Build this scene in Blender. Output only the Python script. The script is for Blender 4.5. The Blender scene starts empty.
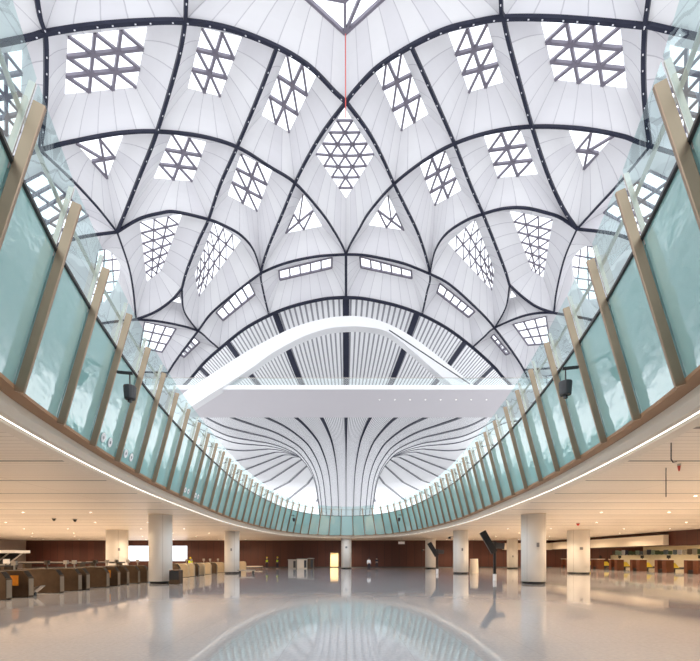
import bpy, bmesh, math, random
from mathutils import Vector, Matrix
random.seed(7)
C = bpy.context.scene.collection
F = 400.0; CX = 346.0; HY = 557.0; CH = 1.8      # focal length in pixels, centre, horizon, eye height

# ------------------------------------------------------------------ materials
def mat(name, col, rough=0.5, metal=0.0, spec=0.5, emit=None, es=0.0):
    m = bpy.data.materials.new(name); m.use_nodes = True
    b = m.node_tree.nodes['Principled BSDF']
    b.inputs['Base Color'].default_value = (*col, 1); b.inputs['Roughness'].default_value = rough
    b.inputs['Metallic'].default_value = metal; b.inputs['Specular IOR Level'].default_value = spec
    if emit: b.inputs['Emission Color'].default_value = (*emit, 1); b.inputs['Emission Strength'].default_value = es
    return m
def N(m, t, **kw):
    n = m.node_tree.nodes.new(t)
    for k, v in kw.items(): setattr(n, k, v)
    return n
def L(m, a, b): m.node_tree.links.new(a, b)
def math_node(m, op, a, b=None, clamp=False):
    n = N(m, 'ShaderNodeMath', operation=op, use_clamp=clamp)
    for i, v in enumerate((a, b)):
        if v is None: continue
        if isinstance(v, (int, float)): n.inputs[i].default_value = v
        else: L(m, v, n.inputs[i])
    return n.outputs[0]
def mixcol(m, fac, a, b):
    n = N(m, 'ShaderNodeMix', data_type='RGBA')
    L(m, fac, n.inputs['Factor'])
    for key, v in (('A', a), ('B', b)):
        s = [i for i in n.inputs if i.name == key and i.type == 'RGBA'][0]
        if isinstance(v, tuple): s.default_value = (*v, 1)
        else: L(m, v, s)
    return [o for o in n.outputs if o.type == 'RGBA'][0]
def bsdf(m): return m.node_tree.nodes['Principled BSDF']
def noise(m, scale, vec=None, detail=2.0):
    n = N(m, 'ShaderNodeTexNoise'); n.inputs['Scale'].default_value = scale; n.inputs['Detail'].default_value = detail
    if vec is not None: L(m, vec, n.inputs['Vector'])
    return n.outputs['Fac']
def wear(m, col, amp=0.12, scale=3.0):
    tc = N(m, 'ShaderNodeTexCoord')
    f = noise(m, scale, tc.outputs['Object'], 4)
    c = mixcol(m, f, tuple(x*(1-amp) for x in col), tuple(min(1, x*(1+amp)) for x in col))
    L(m, c, bsdf(m).inputs['Base Color']); return m
def bump(m, strength, dist, height):
    b = N(m, 'ShaderNodeBump'); b.inputs['Strength'].default_value = strength; b.inputs['Distance'].default_value = dist
    L(m, height, b.inputs['Height']); L(m, b.outputs[0], bsdf(m).inputs['Normal'])

# white roof panels with seams at whole values of the UV's u
M_PANEL = mat('white_roof_panel', (0.86, 0.855, 0.88), 0.45, 0, 0.3)
m = M_PANEL
uv = N(m, 'ShaderNodeUVMap'); sx = N(m, 'ShaderNodeSeparateXYZ'); L(m, uv.outputs[0], sx.inputs[0])
fr = math_node(m, 'FRACT', sx.outputs[0])
seam = math_node(m, 'LESS_THAN', fr, 0.055)
fl = math_node(m, 'FLOOR', sx.outputs[0]); wn = N(m, 'ShaderNodeTexWhiteNoise', noise_dimensions='1D'); L(m, fl, wn.inputs['W'])
pc = mixcol(m, wn.outputs[0], (0.80, 0.79, 0.825), (0.88, 0.875, 0.895))
L(m, mixcol(m, seam, pc, (0.62, 0.61, 0.65)), bsdf(m).inputs['Base Color'])

M_RIB = mat('dark_navy_rib', (0.022, 0.025, 0.05), 0.4, 0.3)
wear(M_RIB, (0.022, 0.025, 0.05), 0.3, 1.0)
M_STUD = mat('white_stud', (0.8, 0.8, 0.85), 0.5)
M_MULL = wear(mat('grey_mullion', (0.22, 0.20, 0.25), 0.5), (0.22, 0.20, 0.25), 0.1, 1)
def thin_glass(name, tint, gloss_col, fac, rough=0.0, bumpy=0.0, bscale=1.0):
    m = bpy.data.materials.new(name); m.use_nodes = True; nt = m.node_tree; nt.nodes.clear()
    out = nt.nodes.new('ShaderNodeOutputMaterial'); mix = nt.nodes.new('ShaderNodeMixShader')
    tr = nt.nodes.new('ShaderNodeBsdfTransparent'); gl = nt.nodes.new('ShaderNodeBsdfGlossy')
    tr.inputs[0].default_value = (*tint, 1); gl.inputs['Color'].default_value = (*gloss_col, 1); gl.inputs['Roughness'].default_value = rough
    fz = nt.nodes.new('ShaderNodeLayerWeight'); fz.inputs['Blend'].default_value = 0.5
    f = math_node(m, 'ADD', math_node(m, 'MULTIPLY', math_node(m, 'POWER', fz.outputs['Facing'], 5.0), 0.9), fac + 0.04, True)
    if bumpy:
        tc = N(m, 'ShaderNodeTexCoord'); b = N(m, 'ShaderNodeBump'); b.inputs['Strength'].default_value = bumpy; b.inputs['Distance'].default_value = 0.1
        L(m, noise(m, bscale, tc.outputs['Object'], 1), b.inputs['Height']); L(m, b.outputs[0], gl.inputs['Normal'])
    L(m, f, mix.inputs[0]); L(m, tr.outputs[0], mix.inputs[1]); L(m, gl.outputs[0], mix.inputs[2]); L(m, mix.outputs[0], out.inputs[0])
    return m
M_PANE = thin_glass('skylight_glass', (0.97, 0.98, 1.0), (1, 1, 1), 0.0)
M_GLASS = thin_glass('clear_balustrade_glass', (0.74, 0.88, 0.87), (0.85, 0.97, 0.96), 0.10, 0.02, 0.12, 1.1)

M_RAILG = thin_glass('pale_railing_glass', (0.93, 0.97, 0.97), (1, 1, 1), 0.03)
M_TEAL = mat('teal_backed_glass', (0.27, 0.55, 0.53), 0.04, 0, 0.8)
m = M_TEAL; tc = N(m, 'ShaderNodeTexCoord')
L(m, mixcol(m, noise(m, 0.4, tc.outputs['Object'], 2), (0.28, 0.51, 0.505), (0.35, 0.575, 0.57)), bsdf(m).inputs['Base Color'])
mp = N(m, 'ShaderNodeMapping'); mp.inputs['Scale'].default_value = (0.9, 0.9, 1.6); L(m, tc.outputs['Object'], mp.inputs['Vector'])
bump(m, 0.3, 0.06, noise(m, 1.5, mp.outputs[0], 2)); bsdf(m).inputs['IOR'].default_value = 1.95

M_BRONZE = wear(mat('champagne_steel', (0.34, 0.245, 0.175), 0.38, 0.7), (0.34, 0.245, 0.175), 0.1, 2)
M_BROWN_EDGE = wear(mat('brown_edge', (0.34, 0.19, 0.10), 0.5), (0.34, 0.19, 0.10), 0.1, 1)
M_DARK = wear(mat('dark_metal', (0.05, 0.05, 0.055), 0.45, 0.3), (0.05, 0.05, 0.055), 0.2, 2)
M_BLACK = mat('black_plastic', (0.012, 0.012, 0.014), 0.35)
M_CREAM = wear(mat('cream_metal', (0.80, 0.71, 0.60), 0.45), (0.80, 0.71, 0.60), 0.03, 0.6)
M_STRIP = mat('cove_strip', (1, 1, 1), 0.5, emit=(1.0, 0.93, 0.82), es=2.4)
M_DIM = mat('soffit_lens', (1,1,1), .5, emit=(1,.95,.9), es=1.2)
M_LAMP = mat('downlight_lens', (1, 1, 1), 0.5, emit=(1.0, 0.86, 0.66), es=5)

# floor: polished speckled granite
M_FLOOR = mat('polished_granite', (0.5, 0.5, 0.5), 0.09, 0, 0.75)
m = M_FLOOR; tc = N(m, 'ShaderNodeTexCoord'); o = tc.outputs['Object']
c1 = mixcol(m, noise(m, 0.25, o, 3), (0.45, 0.445, 0.465), (0.54, 0.53, 0.55))
c2 = mixcol(m, math_node(m, 'MULTIPLY', noise(m, 14, o, 4), 1.0), (0.28, 0.28, 0.30), (0.80, 0.79, 0.81))
n = N(m, 'ShaderNodeMix', data_type='RGBA'); n.inputs['Factor'].default_value = 0.35
ins = [i for i in n.inputs if i.type == 'RGBA']; L(m, c1, ins[0]); L(m, c2, ins[1]); cc = [q for q in n.outputs if q.type == 'RGBA'][0]
s3 = N(m, 'ShaderNodeSeparateXYZ'); L(m, o, s3.inputs[0])
gx = math_node(m, 'LESS_THAN', math_node(m, 'FRACT', math_node(m, 'DIVIDE', s3.outputs[0], 1.2)), 0.010)
gy = math_node(m, 'LESS_THAN', math_node(m, 'FRACT', math_node(m, 'DIVIDE', s3.outputs[1], 1.2)), 0.010)
g = math_node(m, 'MAXIMUM', gx, gy)
L(m, mixcol(m, g, cc, (0.45, 0.43, 0.42)), bsdf(m).inputs['Base Color'])
L(m, math_node(m, 'ADD', math_node(m, 'MULTIPLY', noise(m, 0.7, o, 3), 0.07), 0.02), bsdf(m).inputs['Roughness'])
bsdf(m).inputs['IOR'].default_value = 1.65

# lower ceiling: cream linear metal panels with slots across the hall
M_CEIL = mat('linear_ceiling', (0.8, 0.68, 0.55), 0.38, 0, 0.6)
m = M_CEIL; tc = N(m, 'ShaderNodeTexCoord'); s3 = N(m, 'ShaderNodeSeparateXYZ'); L(m, tc.outputs['Object'], s3.inputs[0])
y = s3.outputs[1]; x = s3.outputs[0]
row = math_node(m, 'FLOOR', math_node(m, 'DIVIDE', y, 1.55))
wn = N(m, 'ShaderNodeTexWhiteNoise', noise_dimensions='1D'); L(m, row, wn.inputs['W'])
base = mixcol(m, wn.outputs[0], (0.76, 0.65, 0.54), (0.87, 0.77, 0.66))
fine = math_node(m, 'LESS_THAN', math_node(m, 'FRACT', math_node(m, 'DIVIDE', y, 0.31)), 0.07)
slot = math_node(m, 'LESS_THAN', math_node(m, 'FRACT', math_node(m, 'DIVIDE', math_node(m, 'ADD', y, 0.4), 3.1)), 0.05)
cross = math_node(m, 'LESS_THAN', math_node(m, 'FRACT', math_node(m, 'DIVIDE', x, 6.3)), 0.004)
c = mixcol(m, fine, base, (0.44, 0.34, 0.25))
c = mixcol(m, cross, c, (0.5, 0.4, 0.3))
c = mixcol(m, slot, c, (0.16, 0.12, 0.09))
L(m, c, bsdf(m).inputs['Base Color'])

# slatted ceiling that sweeps down into the funnel: slats follow the angle about its axis
M_SLAT = mat('slatted_white_ceiling', (0.8, 0.8, 0.82), 0.5, 0, 0.3)
m = M_SLAT; tc = N(m, 'ShaderNodeTexCoord'); s3 = N(m, 'ShaderNodeSeparateXYZ'); L(m, tc.outputs['Object'], s3.inputs[0])
ang = math_node(m, 'ARCTAN2', s3.outputs[0], s3.outputs[1])
k = math_node(m, 'FRACT', math_node(m, 'MULTIPLY', math_node(m, 'ADD', ang, math.pi), 312/(2*math.pi)))
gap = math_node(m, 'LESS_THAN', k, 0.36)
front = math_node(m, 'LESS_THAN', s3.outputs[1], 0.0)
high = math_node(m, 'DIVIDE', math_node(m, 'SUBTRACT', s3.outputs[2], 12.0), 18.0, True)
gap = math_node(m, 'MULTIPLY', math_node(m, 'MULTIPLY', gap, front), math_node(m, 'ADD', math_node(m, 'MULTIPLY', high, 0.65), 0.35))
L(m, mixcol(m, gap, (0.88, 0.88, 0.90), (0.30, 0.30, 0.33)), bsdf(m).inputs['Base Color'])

M_WHITE = wear(mat('white_paint', (0.86, 0.86, 0.88), 0.4), (0.86, 0.86, 0.88), 0.02, 0.3)
M_SOFFIT = wear(mat('grey_soffit', (0.75, 0.72, 0.76), 0.5), (0.75, 0.72, 0.76), 0.02, 0.2)
M_WALL = mat('maroon_panel_wall', (0.09, 0.03, 0.022), 0.5)
m = M_WALL; tc = N(m, 'ShaderNodeTexCoord'); s3 = N(m, 'ShaderNodeSeparateXYZ'); L(m, tc.outputs['Object'], s3.inputs[0])
xy = math_node(m, 'ADD', s3.outputs[0], s3.outputs[1])
sm = math_node(m, 'LESS_THAN', math_node(m, 'FRACT', math_node(m, 'DIVIDE', xy, 1.3)), 0.04)
wn = N(m, 'ShaderNodeTexWhiteNoise', noise_dimensions='1D'); L(m, math_node(m, 'FLOOR', math_node(m, 'DIVIDE', xy, 1.3)), wn.inputs['W'])
L(m, mixcol(m, sm, mixcol(m, wn.outputs[0], (0.07, 0.02, 0.013), (0.095, 0.028, 0.018)), (0.03, 0.012, 0.01)), bsdf(m).inputs['Base Color'])
M_BACK = mat('pale_backlit_wall', (0.85, 0.75, 0.5), 0.6)
wear(M_BACK, (0.85, 0.76, 0.55), 0.1, 0.5)
M_GREYWALL = wear(mat('grey_wall', (0.30, 0.24, 0.22), 0.6), (0.30, 0.24, 0.22), 0.05, 0.4)
M_COL = mat('column_cladding', (0.82, 0.78, 0.72), 0.42)
m = M_COL; tc = N(m, 'ShaderNodeTexCoord'); s3 = N(m, 'ShaderNodeSeparateXYZ'); L(m, tc.outputs['Object'], s3.inputs[0])
a = math_node(m, 'FRACT', math_node(m, 'MULTIPLY', math_node(m, 'ADD', math_node(m, 'ARCTAN2', s3.outputs[0], s3.outputs[1]), 0.62), 4/(2*math.pi)))
L(m, mixcol(m, math_node(m, 'LESS_THAN', a, 0.012), (0.90, 0.87, 0.83), (0.35, 0.31, 0.28)), bsdf(m).inputs['Base Color'])
M_GATE = wear(mat('bronze_gate', (0.12, 0.08, 0.052), 0.34, 0.5), (0.12, 0.08, 0.052), 0.35, 4)
M_GATE2 = wear(mat('pale_gate', (0.62, 0.50, 0.34), 0.35, 0.3), (0.62, 0.50, 0.34), 0.15, 4)
M_STEEL = wear(mat('brushed_steel', (0.50, 0.47, 0.43), 0.35, 0.6), (0.50, 0.47, 0.43), 0.1, 4)
M_END = wear(mat('bronze_edge', (0.34, 0.29, 0.23), 0.4, 0.5), (0.34, 0.29, 0.23), 0.1, 4)
M_ORANGE = mat('orange_paper', (0.85, 0.30, 0.02), 0.6); wear(M_ORANGE, (0.85, 0.30, 0.02), 0.25, 9)
M_WOOD = wear(mat('red_brown_wood', (0.13, 0.04, 0.018), 0.4), (0.13, 0.04, 0.018), 0.25, 3)
M_YELLOW = wear(mat('yellow_panel', (0.80, 0.62, 0.05), 0.5), (0.80, 0.62, 0.05), 0.1, 3)
M_HIVIS = wear(mat('hivis_fabric', (0.60, 0.75, 0.02), 0.8), (0.60, 0.75, 0.02), 0.15, 6)
M_HAT = wear(mat('hard_hat', (0.9, 0.75, 0.05), 0.4), (0.9, 0.75, 0.05), 0.05, 3)
M_SHIRT = wear(mat('white_shirt', (0.8, 0.8, 0.82), 0.8), (0.8, 0.8, 0.82), 0.05, 6)
M_NAVY = wear(mat('dark_cloth', (0.03, 0.03, 0.045), 0.9), (0.03, 0.03, 0.045), 0.2, 6)
M_SKIN = wear(mat('skin', (0.50, 0.32, 0.22), 0.6), (0.50, 0.32, 0.22), 0.05, 8)
M_RED = wear(mat('red_paint', (0.65, 0.08, 0.06), 0.5), (0.65, 0.08, 0.06), 0.05, 5)
M_SLAB = wear(mat('upper_floor', (0.62, 0.61, 0.60), 0.4), (0.62, 0.61, 0.60), 0.05, 0.3)
M_GREYPL = wear(mat('grey_plate', (0.25, 0.25, 0.27), 0.5), (0.25, 0.25, 0.27), 0.1, 5)

# ------------------------------------------------------------------ mesh helpers
class MB:
    def __init__(s): s.v = []; s.f = []; s.uv = []
    def face(s, idx, uvs=None): s.f.append(tuple(idx)); s.uv.append(uvs)
    def quad(s, pts, uvs=None):
        b = len(s.v); s.v += [Vector(p) for p in pts]; s.face(range(b, b+len(pts)), uvs)
    def hexa(s, p):   # 8 corners: bottom ring 0-3, top ring 4-7
        b = len(s.v); s.v += [Vector(q) for q in p]
        for f in ((3,2,1,0),(4,5,6,7),(0,1,5,4),(1,2,6,5),(2,3,7,6),(3,0,4,7)): s.face([b+i for i in f])
    def box(s, x0, x1, y0, y1, z0, z1, M=None):
        p = [Vector(q) for q in ((x0,y0,z0),(x1,y0,z0),(x1,y1,z0),(x0,y1,z0),(x0,y0,z1),(x1,y0,z1),(x1,y1,z1),(x0,y1,z1))]
        if M: p = [M @ q for q in p]
        s.hexa(p)
    def bar(s, a, b, u, w, h):   # box beam from a to b, width w across u, depth h
        a = Vector(a); b = Vector(b); d = (b-a).normalized(); u = Vector(u); u = (u - d*u.dot(d)).normalized(); n = d.cross(u)
        u *= w/2; n *= h/2
        s.hexa([a-u-n, a+u-n, a+u+n, a-u+n, b-u-n, b+u-n, b+u+n, b-u+n])
    def sweep(s, pts, ups, w, h, closed=False, caps=True):   # rectangular tube along pts; ups = depth direction per point
        b = len(s.v); n = len(pts); W = w if isinstance(w, (list, tuple)) else [w]*n; H = h if isinstance(h, (list, tuple)) else [h]*n
        for i, p in enumerate(pts):
            if closed: t = pts[(i+1) % n] - pts[i-1]
            else: t = pts[min(i+1, n-1)] - pts[max(i-1, 0)]
            t = t.normalized(); up = (ups[i] - t*ups[i].dot(t)).normalized(); sd = t.cross(up)
            for a, c in ((-1,-1),(1,-1),(1,1),(-1,1)): s.v.append(p + sd*a*W[i]/2 + up*c*H[i]/2)
        for i in range(n if closed else n-1):
            j = (i+1) % n
            for k in range(4): s.face([b+4*i+k, b+4*i+(k+1)%4, b+4*j+(k+1)%4, b+4*j+k])
        if not closed and caps: s.face([b+3,b+2,b+1,b]); s.face([b+4*(n-1)+k for k in range(4)])
    def cyl(s, c, r, z0, z1, n=24, r1=None, axis=None):
        r1 = r if r1 is None else r1; b = len(s.v)
        for z, rr in ((z0, r), (z1, r1)):
            for i in range(n):
                a = 2*math.pi*i/n; p = Vector((rr*math.cos(a), rr*math.sin(a), z))
                if axis is not None: p = axis @ p
                s.v.append(Vector(c)+p)
        for i in range(n): j = (i+1)%n; s.face([b+i, b+j, b+n+j, b+n+i])
        s.face([b+i for i in reversed(range(n))]); s.face([b+n+i for i in range(n)])
    def prism(s, poly, ext, M=None):    # poly = list of (a,b); ext = (lo,hi) on y
        n = len(poly); b = len(s.v)
        for e in ext:
            for (a, c) in poly:
                p = Vector((a, e, c)); s.v.append(M @ p if M else p)
        for i in range(n): j = (i+1)%n; s.face([b+i, b+j, b+n+j, b+n+i])
        s.face([b+i for i in reversed(range(n))]); s.face([b+n+i for i in range(n)])
    def build(s, name, material, parent=None, smooth=False, origin=None):
        if origin is not None: s.v = [p - Vector(origin) for p in s.v]
        me = bpy.data.meshes.new(name); me.from_pydata([tuple(p) for p in s.v], [], s.f)
        if any(u for u in s.uv):
            lay = me.uv_layers.new(name='UVMap'); li = 0
            for f, u in zip(s.f, s.uv):
                for k in range(len(f)):
                    lay.data[li].uv = u[k] if u else (0.5, 0.5); li += 1
        me.materials.append(material); me.update()
        bm = bmesh.new(); bm.from_mesh(me); bmesh.ops.recalc_face_normals(bm, faces=bm.faces); bm.to_mesh(me); bm.free()
        if smooth:
            for p in me.polygons: p.use_smooth = True
        o = bpy.data.objects.new(name, me); C.objects.link(o)
        if origin is not None: o.location = origin
        if parent: o.parent = parent
        return o
def tag(o, label, cat, group=None, kind=None):
    o['label'] = label; o['category'] = cat
    if group: o['group'] = group
    if kind: o['kind'] = kind
    return o
def empty(name, loc=(0,0,0), rz=0):
    o = bpy.data.objects.new(name, None); C.objects.link(o); o.location = loc; o.rotation_euler = (0,0,rz); o.empty_display_size = 0.3; return o
def copy_tree(o, parent=None):
    c = o.copy(); C.objects.link(c); c.parent = parent
    for ch in list(o.children): copy_tree(ch, c)
    return c
def bevel(o, w=0.01, seg=2):
    md = o.modifiers.new('bevel', 'BEVEL'); md.width = w; md.segments = seg; md.limit_method = 'ANGLE'; return o

# ------------------------------------------------------------------ vaulted roof
DC = Vector((0, 45, 5)); DR = Vector((60, 60, 45))
def ray(px, py): return Vector(((px-CX)/F, 1.0, (HY-py)/F))
def dome(px, py, off=0.0):
    d = ray(px, py); o = Vector((0, 0, CH)) - DC; R = DR + Vector((off, off, off))
    d2 = Vector([d[i]/R[i] for i in range(3)]); o2 = Vector([o[i]/R[i] for i in range(3)])
    a = d2.dot(d2); b = 2*d2.dot(o2); c = o2.dot(o2)-1
    t = (-b + math.sqrt(b*b-4*a*c))/(2*a)
    return Vector((0, 0, CH)) + d*t
def dnorm(p):
    q = p - DC; return Vector([q[i]/DR[i]**2 for i in range(3)]).normalized()
def catmull(P, sub=6, closed=False):
    out = []; n = len(P)
    rng = range(n if closed else n-1)
    for i in rng:
        if closed: p0, p1, p2, p3 = P[i-1], P[i], P[(i+1)%n], P[(i+2)%n]
        else: p0, p1, p2, p3 = P[max(i-1,0)], P[i], P[i+1], P[min(i+2,n-1)]
        for k in range(sub):
            t = k/sub
            out.append(tuple(0.5*((2*p1[c]) + (-p0[c]+p2[c])*t + (2*p0[c]-5*p1[c]+4*p2[c]-p3[c])*t*t + (-p0[c]+3*p1[c]-3*p2[c]+p3[c])*t**3) for c in range(len(p1))))
    if not closed: out.append(tuple(P[-1]))
    return out
def resample(P, n):
    P = [Vector(p) for p in P]; L_ = [0]
    for i in range(1, len(P)): L_.append(L_[-1] + (P[i]-P[i-1]).length)
    out = []; j = 0
    for k in range(n+1):
        s = L_[-1]*k/n
        while j < len(P)-2 and L_[j+1] < s: j += 1
        d = L_[j+1]-L_[j]; t = 0 if d == 0 else (s-L_[j])/d
        out.append(P[j].lerp(P[j+1], min(1, max(0, t))))
    return out
NL = dict(AB=(45,33), AD=(185,21.5), AF=(277,47), T=(346,102), CB=(40,150), CD=(157,131.5), CF=(237,147), CA=(295,183), M=(346,254.5),
 E1=(117,232), GF=(208.5,219.5), P=(261,273), S=(182,288), E2=(136,319.5), E3=(198,331), Q=(219.5,349), R=(269,315.5), H0=(185.5,384), MA=(346,297.5),
 BT=(20,-150), DT=(192,-130), C0=(-70,185), W1=(25,262), W2=(50,345), K=(168,373), L1=(112,368), H1=(150,418), L2=(92,415), A0=(-85,60), BB=(-110,-130))
NR = dict(AB=(645,26), AD=(503.5,18), AF=(411,46), T=(346,102), CB=(650,146), CD=(532,126.7), CF=(454.5,143.7), CA=(394,184), M=(346,254.5),
 E1=(577,229), GF=(483,214), P=(430,274), S=(509.5,285), E2=(554,313), E3=(494.5,328), Q=(472.4,347.4), R=(422,315), H0=(507,381.6), MA=(346,297.5),
 BT=(668,-150), DT=(500,-130), C0=(762,180), W1=(667,258), W2=(642,340), K=(524,370), L1=(580,364), H1=(542,415), L2=(600,411), A0=(777,56), BB=(802,-130))
RIBL = dict(
 A=['A0',(22,39),'AB',(90,26),(140,22),'AD',(230,29),'AF',(310,67),(335,92),'T'],
 B=['BT',(37,0),'AB',(46,65),(45,105),'CB'],
 C=['C0','CB',(80,140),(120,133),'CD',(200,136),'CF',(270,167),'CA',(321,212),(334,231),(342,245),'M'],
 D=['DT',(186,0),'AD',(178,60),'CD',(140,175),(125,213),'E1'],
 Fr=['AF',(260,92),'CF',(220,185),'GF',(199,240),(187,270),'S'],
 AC=['T',(324.5,130),(308,157),'CA',(283,212),(268,248),'P',(263,290),'R'],
 G=['E1',(139,219),(161,213),(176,212),'GF',(229,228),(243,237),(254,251),'P'],
 E12=['E1',(128,264),(133,289),'E2'], E23=['E2',(155.5,321),(178,325),'E3',(210,341),'Q'],
 SE2=['S',(172,300),(155,312),'E2'], SE3=['S',(184,311),'E3'], PE=['P',(240,289),(212.6,312),'E3','K','H1'],
 PM=['P',(280,265),(300,259.5),(321,256),'M'], MM=['M','MA'], H=['MA',(324,299),(293.5,306),'R',(244.5,329),'Q',(203.5,363.5),'H0','H1'],
 EU=['E1',(98,208),(72,180),'CB'], EW=['E1',(70,240),'W1'], E2W=['E2',(90,326),'W2'], WW=['W1',(38,305),'W2','L2'], CW=['C0','W1'], KL=['K','L1','W2'], LL=['L1','L2'], HL=['H1','L2'])
RIBR = dict(
 A=['A0',(656,27),'AB',(600,21.5),(550,18),'AD',(475,22.5),(445,30),'AF',(378,67),(357,88),'T'],
 B=['BT',(648.5,0),'AB',(643.6,68),(645,105),'CB'],
 C=['C0','CB',(622,136),(580,128.5),'CD',(491,132),'CF',(425,160),'CA',(370,211),(358,231),(350,245),'M'],
 D=['DT',(501,0),'AD',(512,54.5),'CD',(548,175),(563,208),'E1'],
 Fr=['AF',(430,88),'CF',(470,184),'GF',(495.4,245),(505,270),'S'],
 AC=['T',(367,130),(382,157),'CA',(406,208),(420,238),'P',(427,292),'R'],
 G=['E1',(561,218),(547,213),(525,208),(503.5,208.6),'GF',(465,221),(446,234),(435,251),'P'],
 E12=['E1',(565,257),(557,289),'E2'], E23=['E2',(539,313),(520,317),'E3',(484,337),'Q'],
 SE2=['S',(522.6,297),(537,307),'E2'], SE3=['S',(506,307),'E3'], PE=['P',(449,284),(474,306),'E3','K','H1'],
 PM=['P',(405,264),(380,258),(362,255),'M'], H=['MA',(366,299),(396.6,305.7),'R',(448,329),'Q',(494,367),'H0','H1'],
 EU=['E1',(598,206),(622,180),'CB'], EW=['E1',(622,236),'W1'], E2W=['E2',(600,322),'W2'], WW=['W1',(654,300),'W2','L2'], CW=['C0','W1'], KL=['K','L1','W2'], LL=['L1','L2'], HL=['H1','L2'])
def expand(R, NN):
    out = {}
    for k, lst in R.items():
        pts = [NN[q] if isinstance(q, str) else q for q in lst]
        sm = catmull(pts, 6); out[k] = (lst, sm)
    return out
def edge(a, b, RR, NN, n):
    best = None
    for k, (lst, sm) in RR.items():
        if a in lst and b in lst:
            i, j = lst.index(a), lst.index(b)
            if best is None or abs(i-j) < best[0]:
                seg = sm[min(i,j)*6:max(i,j)*6+1]
                if i > j: seg = seg[::-1]
                best = (abs(i-j), seg)
    seg = best[1] if best else [NN[a], NN[b]]
    seg3 = [dome(*p) for p in catmull([tuple(q) for q in seg], 2)]
    return resample(seg3, n)
roof = tag(empty('ceiling_vault', (0, 45, 0)), 'vaulted white roof of curved coffered panels crossed by dark arched ribs', 'roof', kind='structure')
def rooted(o): o.parent = roof; o.location = Vector(o.location) - Vector((0, 45, 0)); return o
wincount = [0]
OFF = 2.3
def cell(corners, sky, RR, NN, mull=(3, 3), diag=1, bar=0.24, seamw=2.1, wlabel=None):
    nE = 14; mb = MB(); k = len(corners)
    S = [dome(p[0], p[1], OFF) for p in sky] if sky else None
    if S is None:
        cen = sum((dome(*NN[c]) for c in corners), Vector())/k; cen = cen + dnorm(cen)*0.4
    for e in range(k):
        A = edge(corners[e], corners[(e+1)%k], RR, NN, nE)
        ln = sum((A[i+1]-A[i]).length for i in range(nE))
        if S: B = [S[e].lerp(S[(e+1)%k], i/nE) for i in range(nE+1)]
        else: B = [cen]*(nE+1)
        nu = max(1, round(ln/seamw)); off = random.randint(0, 50)
        nV = 5
        b = len(mb.v)
        for i in range(nE+1):
            for j in range(nV+1):
                t = j/nV; p = A[i].lerp(B[i], t)
                p = p + dnorm(p)*0.18*math.sin(math.pi*t)     # panels are gently curved
                mb.v.append(p)
        for i in range(nE):
            for j in range(nV):
                u0, u1 = off+nu*i/nE, off+nu*(i+1)/nE
                i0 = b+i*(nV+1)+j; i1 = b+(i+1)*(nV+1)+j
                if S is None and j == nV-1: mb.face([i0, i1, i0+1], [(u0,0),(u1,0),(u0,1)])
                else: mb.face([i0, i1, i1+1, i0+1], [(u0,0),(u1,0),(u1,1),(u0,1)])
    o = mb.build('coffer_panel', M_PANEL, smooth=False, origin=sum(mb.v, Vector())/len(mb.v)); rooted(o)
    if not S: return
    wincount[0] += 1; c0 = sum(S, Vector())/len(S)
    w = empty('window_%d' % wincount[0], c0); w['kind'] = 'structure'; w['category'] = 'skylight'
    w['label'] = wlabel or 'skylight in the vaulted roof with grey lattice mullions'
    pane = MB(); pane.quad([p + dnorm(p)*0.12 for p in S]); po = pane.build('pane', M_PANE, origin=c0); po.parent = w; po.location = (0,0,0)
    fr = MB()
    if len(S) == 4: q = S
    elif len(S) == 3: q = [S[0], S[1], S[2], S[2]]
    else: q = None
    def bl(u, v): return (q[0].lerp(q[1], u)).lerp(q[3].lerp(q[2], u), v)
    nn = dnorm(c0)
    def add(a, b, w_=bar):
        if (a-b).length > 0.25: fr.bar(a, b, nn.cross(b-a), w_, w_*1.2)
    if q:
        nu, nv = mull
        inner = 1 if diag else 0
        for i in range(inner, nu+1-inner):
            for j in range(nv): add(bl(i/nu, j/nv), bl(i/nu, (j+1)/nv))
        for j in range(inner, nv+1-inner):
            for i in range(nu): add(bl(i/nu, j/nv), bl((i+1)/nu, j/nv))
        if diag:
            for i in range(nu):
                for j in range(nv):
                    if diag > 0: add(bl(i/nu, j/nv), bl((i+1)/nu, (j+1)/nv), bar*.95)
                    else: add(bl((i+1)/nu, j/nv), bl(i/nu, (j+1)/nv), bar*.95)
    else:
        for i in range(len(S)):
            add(S[i], S[(i+1)%len(S)]); add(c0, S[i]); add(c0.lerp(S[i], .5), c0.lerp(S[(i+1)%len(S)], .5)); add(c0.lerp(S[i], .5), S[(i+1)%len(S)])
    fo = fr.build('frame', M_MULL, origin=c0); fo.parent = w; fo.location = (0,0,0)
def ribs(RR, skip=()):
    W = dict(A=.30, B=.33, D=.30, Fr=.28, AC=.29, H=.42, C=.22, G=.22, MM=.40)
    for k, (lst, sm) in RR.items():
        if k in skip: continue
        P = resample([dome(p[0], p[1], -0.12) for p in sm], max(6, len(sm)*2))
        w = W.get(k, .22)
        mb = MB(); mb.sweep(P, [dnorm(p) for p in P], w, 0.28)
        o = mb.build('rib', M_RIB, origin=sum(P, Vector())/len(P)); rooted(o)
        if k in ('A', 'B', 'D', 'AC', 'Fr'):          # pale fixings along the underside of the main ribs
            sb = MB(); n = int(len(P)/2)
            for i in range(1, n):
                if (i*7) % 5 < 2:
                    p = P[min(2*i, len(P)-1)]; nn = dnorm(p); t = (P[min(2*i, len(P)-1)]-P[2*i-1]).normalized(); u = t.cross(nn)
                    sb.bar(p - nn*.15 - t*.07, p - nn*.15 + t*.07, u, .08, .05)
            if sb.v:
                s = sb.build('fixing', M_STUD, origin=tuple(o.location + Vector((0, 45, 0)))); s.parent = o; s.location = (0,0,0); s['kind'] = 'stuff'
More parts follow.
